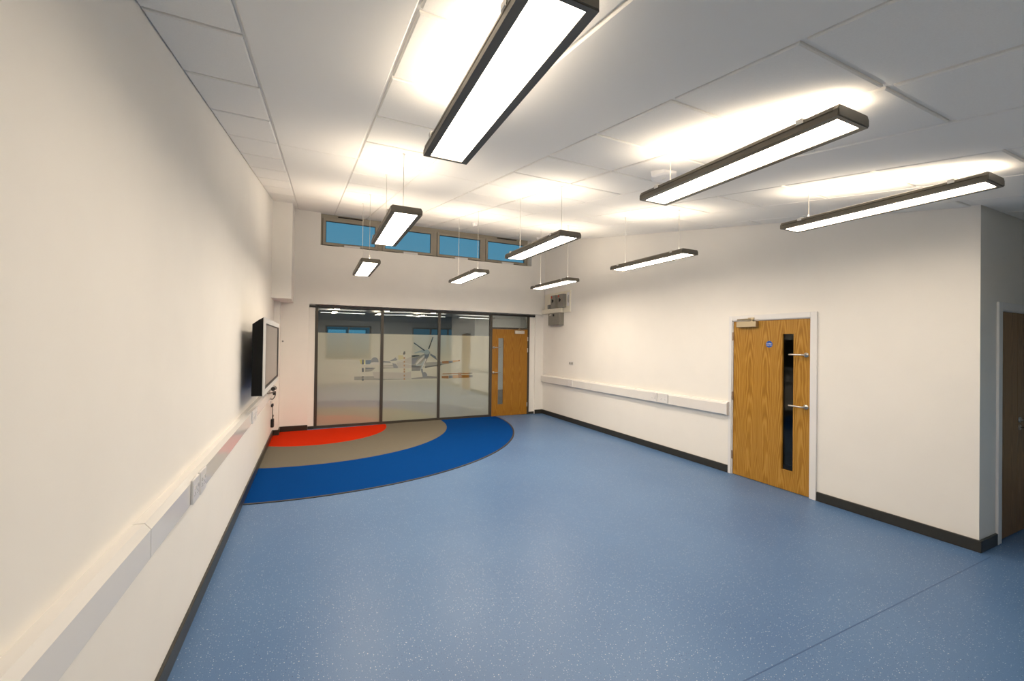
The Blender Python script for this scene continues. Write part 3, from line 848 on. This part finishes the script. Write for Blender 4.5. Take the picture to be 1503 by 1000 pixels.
for (a, b, lab) in ((8.19, 8.40, 'grey isolator switch with red mark, further from the oak door'), (7.88, 8.09, 'grey isolator switch with red mark, nearer to the oak door')):
    t = thing('isolator_switch', (W - 0.032, (a + b) / 2, 2.555), lab, 'switch', 'isolators on the cream board')
    obj('case', box(W - 0.13, W - 0.032, a, b, 2.533, 2.83), 'isolator_grey', t, bevel=0.006, seg=2)
    obj('red_mark', box(W - 0.1325, W - 0.13, b - 0.065, b - 0.02, 2.765, 2.815), 'red_plastic', t)
    bm = bmesh.new()
    tube(bm, [(W - 0.13, (a + b) / 2, 2.70), (W - 0.145, (a + b) / 2, 2.70)], 0.022, 14)
    bx(bm, W - 0.158, W - 0.145, (a + b) / 2 - 0.01, (a + b) / 2 + 0.01, 2.655, 2.735)
    obj('turn_handle', bm, 'black_plastic', t)
t = thing('junction_box', (W - 0.032, 8.52, 2.54), 'small dark grey junction box beside the isolators', 'box')
obj('case', box(W - 0.11, W - 0.032, 8.46, 8.58, 2.532, 2.63), 'isolator_grey', t, bevel=0.006, seg=1)
obj('lid', box(W - 0.116, W - 0.11, 8.475, 8.565, 2.548, 2.617), 'isolator_grey', t)
t = thing('fuse_box', (W, 8.27, 2.142), 'large grey steel fuse box below the isolators', 'box')
obj('case', box(W - 0.115, W, 8.02, 8.53, 2.142, 2.422), 'isolator_grey', t, bevel=0.005, seg=1)
obj('door', box(W - 0.122, W - 0.115, 8.045, 8.505, 2.16, 2.405), 'isolator_grey', t)
obj('latch', box(W - 0.137, W - 0.122, 8.245, 8.285, 2.345, 2.395), 'black_plastic', t)
obj('rating_label', box(W - 0.1228, W - 0.122, 8.37, 8.46, 2.375, 2.398), 'plate_white', t)

# ================================================================== SCREEN ON THE LEFT WALL
TX, TY0, TY1, TZ0, TZ1 = 0.205, 4.86, 6.80, 1.145, 1.945
tv = thing('wall_screen', (0.0, 5.83, TZ0), 'flat display screen with silver frame bracketed to the left wall', 'screen')
obj('back_case', prism(bmesh.new(), [(TX - 0.010, TZ0 + 0.004), (TX - 0.010, TZ1 - 0.004), (TX - 0.05, TZ1 - 0.03), (TX - 0.105, TZ1 - 0.075), (TX - 0.105, TZ0 + 0.004)], 'y', TY0 + 0.004, TY1 - 0.004), 'case_black', tv)
fw_ = 0.05
obj('frame', boxes((TX - 0.010, TX, TY0, TY0 + 0.16, TZ0, TZ1), (TX - 0.010, TX, TY1 - 0.05, TY1, TZ0, TZ1), (TX - 0.010, TX, TY0 + 0.16, TY1 - 0.05, TZ0, TZ0 + 0.058), (TX - 0.010, TX, TY0 + 0.16, TY1 - 0.05, TZ1 - 0.058, TZ1)), 'tv_silver', tv)
obj('bezel', boxes((TX - 0.010, TX + 0.001, TY0 + 0.16, TY0 + 0.175, TZ0 + 0.058, TZ1 - 0.058), (TX - 0.010, TX + 0.001, TY1 - 0.19, TY1 - 0.05, TZ0 + 0.058, TZ1 - 0.058), (TX - 0.010, TX + 0.001, TY0 + 0.175, TY1 - 0.19, TZ0 + 0.058, TZ0 + 0.085), (TX - 0.010, TX + 0.001, TY0 + 0.175, TY1 - 0.19, TZ1 - 0.072, TZ1 - 0.058)), 'black_plastic', tv)
obj('display_glass', box(TX - 0.010, TX - 0.003, TY0 + 0.175, TY1 - 0.19, TZ0 + 0.085, TZ1 - 0.072), 'tv_glass', tv)
for y in (6.05, 6.5):
    obj('wall_bracket', boxes((0.0, 0.02, y - 0.05, y + 0.05, TZ0 + 0.1, TZ1 - 0.1), (0.02, TX - 0.105, y - 0.02, y + 0.02, TZ0 + 0.16, TZ0 + 0.22), (0.02, TX - 0.105, y - 0.02, y + 0.02, TZ1 - 0.22, TZ1 - 0.16)), 'black_plastic', tv)

# small speaker-like webcam on a bracket beyond the screen
wc = thing('webcam', (0.06, 7.4, 0.90), 'small black camera on the trunking below the far end of the screen', 'camera')
bm = bmesh.new()
tube(bm, [(0.12, 7.42, 0.975), (0.10, 7.75, 0.962), (0.062, 7.80, 0.93)], 0.008, 8)
obj('arm', bm, 'black_plastic', wc)
bm = bmesh.new()
tube(bm, [(0.118, 7.44, 0.968), (0.12, 7.10, 0.99)], 0.030, 14)
obj('body', bm, 'black_plastic', wc)
bm = bmesh.new()
tube(bm, [(0.12, 7.10, 0.99), (0.12, 7.085, 0.991)], 0.020, 14)
obj('lens', bm, 'tv_glass', wc)
bm = bmesh.new()
tube(bm, [(0.062, 6.95, 0.945), (0.10, 7.20, 0.92), (0.12, 7.48, 0.90), (0.122, 7.56, 0.86), (0.11, 7.58, 0.82), (0.09, 7.50, 0.79), (0.064, 7.44, 0.80)], 0.007, 8)
obj('cable', bm, 'black_plastic', wc)
obj('plug', box(0.09, 0.13, 7.44, 7.52, 0.86, 0.915), 'black_plastic', wc, bevel=0.006, seg=1)

# hanging power adaptor and its socket
ad = thing('power_adaptor', (0.0, 8.25, 0.30), 'black power adaptor hanging by its cord from a left wall socket', 'adaptor')
obj('socket', box(0.0, 0.014, 8.12, 8.30, 0.60, 0.69), 'plate_white', ad, bevel=0.003, seg=1)
for y in (8.16, 8.26): obj('plug', box(0.014, 0.045, y - 0.02, y + 0.02, 0.575, 0.62), 'black_plastic', ad, bevel=0.004, seg=1)
bm = bmesh.new()
tube(bm, [(0.03, 8.26, 0.58), (0.032, 8.262, 0.52), (0.028, 8.28, 0.47), (0.030, 8.30, 0.43), (0.04, 8.33, 0.40), (0.03, 8.37, 0.37), (0.028, 8.33, 0.34), (0.03, 8.28, 0.38), (0.03, 8.30, 0.43)], 0.006, 8)
obj('cord', bm, 'black_plastic', ad)
obj('adaptor_body', box(0.004, 0.05, 8.27, 8.38, 0.205, 0.345), 'black_plastic', ad, bevel=0.008, seg=2)
# thermostat sensor and door release, tiny marks on the corner walls
ts = thing('wall_sensor', (0.06, 8.885, 1.69), 'tiny black sensor stud on the white corner wall beside the screen', 'sensor')
bm = bmesh.new()
tube(bm, [(0.13, 8.885, 1.695), (0.13, 8.872, 1.695)], 0.014, 12)
obj('stud', bm, 'black_plastic', ts)
bm = bmesh.new()
tube(bm, [(0.13, 8.872, 1.695), (0.13, 8.868, 1.695)], 0.007, 10)
obj('tip', bm, 'steel', ts)

# ================================================================== PENDANT LAMPS
LW, LL, LH, LZ = 0.25, 1.24, 0.054, 2.737
def profile_rail(s):
    """side rail seen along the lamp: stepped outer face with a shadow groove"""
    h = LW / 2
    p = [(h, 0.0), (h, 0.024), (h - 0.004, 0.026), (h - 0.004, 0.031), (h, 0.033), (h - 0.003, LH - 0.005), (h - 0.012, LH), (h - 0.036, LH), (h - 0.036, 0.0)]
    return [(s * x, z) for x, z in p]
ROWS = (1.665, 3.98, 6.315)
COLS = (1.31, 2.852, 4.44)
LABELS = [['pendant light panel nearest the camera, over the left of the room', 'pendant light panel in the middle row nearest the camera', 'pendant light panel nearest the camera close to the right wall'],
          ['pendant light panel in the second row, nearest the left wall', 'pendant light panel at the centre of the nine', 'pendant light panel in the second row, nearest the right wall'],
          ['pendant light panel nearest the far left corner', 'pendant light panel in the middle of the far row', 'pendant light panel nearest the switchgear corner']]
MESH = {}
def shared(name, bm, mat, smooth=False, bevel=0):
    o = obj(name, bm, mat, smooth=smooth, bevel=bevel)
    me = o.data
    bpy.data.objects.remove(o)
    return me
MR = shared('side_rail', prism(bmesh.new(), profile_rail(1), 'y', -LL / 2 + 0.02, LL / 2 - 0.02), 'lamp_bronze')
MLft = shared('side_rail', prism(bmesh.new(), profile_rail(-1), 'y', -LL / 2 + 0.02, LL / 2 - 0.02), 'lamp_bronze')
h = LW / 2
cap = [(-h, 0.0), (h, 0.0), (h, 0.033), (h - 0.012, LH), (-h + 0.012, LH), (-h, 0.033)]
def capmesh(s):
    bm = bmesh.new()
    prism(bm, cap, 'y', s * (LL / 2 - 0.02), s * (LL / 2 - 0.001))
    prism(bm, [(-h + 0.004, 0.004), (h - 0.004, 0.004), (h - 0.004, 0.033), (h - 0.018, LH - 0.003), (-h + 0.018, LH - 0.003), (-h + 0.004, 0.033)], 'y', s * (LL / 2 - 0.001), s * (LL / 2 + 0.004))
    return shared('end_cap', bm, 'lamp_bronze')
MC = [capmesh(1), capmesh(-1)]
def quad(x, y, z, flip):
    bm = bmesh.new()
    v = [bm.verts.new(p) for p in ((-x, -y, z), (x, -y, z), (x, y, z), (-x, y, z))]
    bm.faces.new(v if not flip else v[::-1])
    return bm
MDS = [shared('diffuser', quad(h - 0.036, LL / 2 - 0.02, 0.004, True), 'lamp_down_%d' % i) for i in range(3)]
MUS = [shared('upper_diffuser', quad(h - 0.036, LL / 2 - 0.02, LH - 0.012, False), 'lamp_up_%d' % i) for i in range(3)]
# saddle bracket across the housing, folded over both sides
bm = boxes((-h - 0.003, h + 0.003, -0.014, 0.014, LH, LH + 0.003), (-h - 0.006, -h - 0.001, -0.016, 0.016, LH - 0.020, LH + 0.003), (h + 0.001, h + 0.006, -0.016, 0.016, LH - 0.020, LH + 0.003))
MB_ = shared('saddle_bracket', bm, 'clip')
bm = bmesh.new()
tube(bm, [(0, 0, LH + 0.003), (0, 0, LH + 0.012), (0, 0, LH + 0.04), (0, 0, LH + 0.05)], [0.009, 0.007, 0.006, 0.003], 10)
MG = shared('cable_gripper', bm, 'clip', smooth=True)
bm = bmesh.new()
tube(bm, [(0, 0, -0.010), (0, 0, 0.0)], [0.010, 0.014], 12)
MP = shared('ceiling_grip', bm, 'clip')
def link(name, me, parent, loc=(0, 0, 0)):
    o = bpy.data.objects.new(name, me)
    COL.objects.link(o)
    o.parent = parent
    o.location = loc
    return o
for r, y in enumerate(ROWS):
    for c_, x in enumerate(COLS):
        t = thing('pendant_lamp', (x, y, LZ), LABELS[r][c_], 'pendant lamp', 'slim rectangular pendant lamps in three rows')
        link('side_rail', MR, t); link('side_rail', MLft, t)
        link('end_cap', MC[0], t); link('end_cap', MC[1], t)
        link('diffuser', MDS[r], t); link('upper_diffuser', MUS[r], t)
        for dy in (-0.46, 0.46):
            link('saddle_bracket', MB_, t, (0, dy, 0))
            top = zc(y + dy) - LZ
            bm = bmesh.new()
            tube(bm, [(0, 0, LH + 0.04), (0, 0, top)], 0.0030, 6)
            o = obj('cable', bm, 'cable_steel')
            o.parent = t; o.location = (0, dy, 0)
            link('cable_gripper', MG, o)
            link('ceiling_grip', MP, o, (0, 0, top))

# ================================================================== CEILING DEVICES
def detector(name, x, y, r, hgt, label, n=8, small=True):
    t = thing(name, (x, y, zc(y)), label, 'detector')
    bm = bmesh.new()
    tube(bm, [(x, y, zc(y) + 0.004), (x, y, zc(y) - hgt * 0.35)], [r, r * 0.98], n)
    obj('base', bm, 'gloss_white', t)
    bm = bmesh.new()
    tube(bm, [(x, y, zc(y) - hgt * 0.35), (x, y, zc(y) - hgt * 0.8), (x, y, zc(y) - hgt)], [r * 0.8, r * 0.72, r * 0.5] if small else [r * 0.96, r * 0.93, r * 0.80], n)
    obj('head', bm, 'gloss_white', t)
    bm = bmesh.new()
    tube(bm, [(x, y, zc(y) - hgt), (x, y, zc(y) - hgt - 0.004)], r * 0.12, 10)
    obj('indicator', bm, 'clip', t)
detector('ceiling_sensor', 3.19, 2.52, 0.115, 0.045, 'wide white six-sided ceiling sensor between the near pendant lamps', 6, False)
detector('smoke_detector', 3.27, 7.16, 0.06, 0.06, 'small white smoke detector on the ceiling near the strip windows', 20)
detector('smoke_detector', 5.11, 8.10, 0.06, 0.05, 'small white smoke detector on the ceiling by the far right corner', 20)

# ================================================================== HALL BEYOND THE GLASS
HY = 14.1
hall = struct(obj('floor_hall', box(-2.0, 10.0, 9.05, HY + 0.1, -0.12, -0.002), 'hall_carpet'), 'grey carpet of the hall beyond the glazed screen', 'floor')
struct(obj('ceiling_hall', box(-2.0, 10.0, 9.225, HY + 0.1, 2.62, 2.75), 'hall_ceiling'), 'plain ceiling of the hall beyond the glass', 'ceiling')
struct(obj('wall_hall_white', boxes((5.86, 10.0, HY, HY + 0.1, -0.1, 2.62), (9.9, 10.0, 9.2, HY, -0.1, 2.62)), 'wall_paint'), 'white hall wall seen through the slot of the far oak door', 'wall')
struct(obj('wall_hall_dark', boxes((-2.0, 1.0, HY, HY + 0.1, -0.1, 2.62), (2.2, 5.86, HY, HY + 0.1, -0.1, 2.62), (1.0, 2.2, HY, HY + 0.1, -0.1, 1.0), (1.0, 2.2, HY, HY + 0.1, 2.12, 2.62), (-2.1, -2.0, 9.2, HY, -0.1, 2.62)), 'hall_dark'),
       'dark blue hall wall faint behind the clear band of the glazing', 'wall')
hw = thing('window_5', (1.6, HY, 1.0), 'small pair of hall windows beyond the glazed screen', 'window', kind='structure')
obj('outer_frame', boxes((1.0, 2.2, HY + 0.01, HY + 0.06, 1.0, 1.05), (1.0, 2.2, HY + 0.01, HY + 0.06, 2.07, 2.12), (1.0, 1.05, HY + 0.01, HY + 0.06, 1.05, 2.07), (2.15, 2.2, HY + 0.01, HY + 0.06, 1.05, 2.07), (1.56, 1.64, HY + 0.01, HY + 0.06, 1.05, 2.07)), 'window_gasket', hw)
for a, b in ((1.05, 1.56), (1.64, 2.15)):
    obj('pane', box(a, b, HY + 0.03, HY + 0.04, 1.05, 2.07), 'vision_glass', hw)
hl = thing('hall_fill_light', (7.6, 10.4, 2.60), 'added square ceiling fill light, out of view, brightening the white hall wall', 'ceiling light')  # fill panel added out of sight so the white hall wall reads lit
obj('frame', boxes((7.26, 7.94, 10.06, 10.74, 2.595, 2.62)), 'gloss_white', hl)
obj('diffuser', box(7.3, 7.9, 10.1, 10.7, 2.588, 2.595), 'hall_fill_light', hl)
MHD = MDS[0].copy(); MHD.materials.clear(); MHD.materials.append(MATS['hall_pendant'])
for x, y, rz, lab in ((1.42, 13.1, 90, 'leftmost hall lamp beyond the glazing, lying across the view'), (2.86, 13.1, 60, 'slanted hall lamp beyond the second glass pane'),
                      (3.85, 13.1, 78, 'hall lamp beyond the third mullion, lying across the view'), (5.55, 13.1, 90, 'hall lamp beyond the third glass pane, nearest the far oak door')):
    t = thing('hall_lamp', (x, y, 2.53), lab, 'pendant lamp', 'pendant lamps in the hall')
    t.rotation_euler = (0, 0, math.radians(rz))
    link('side_rail', MR, t); link('side_rail', MLft, t)
    link('end_cap', MC[0], t); link('end_cap', MC[1], t)
    link('diffuser', MHD, t)
    for dy in (-0.46, 0.46):
        link('saddle_bracket', MB_, t, (0, dy, 0))
        bm = bmesh.new()
        tube(bm, [(0, 0, LH + 0.003), (0, 0, 0.09)], 0.004, 6)
        o = obj('hanger', bm, 'cable_steel')
        o.parent = t; o.location = (0, dy, 0)
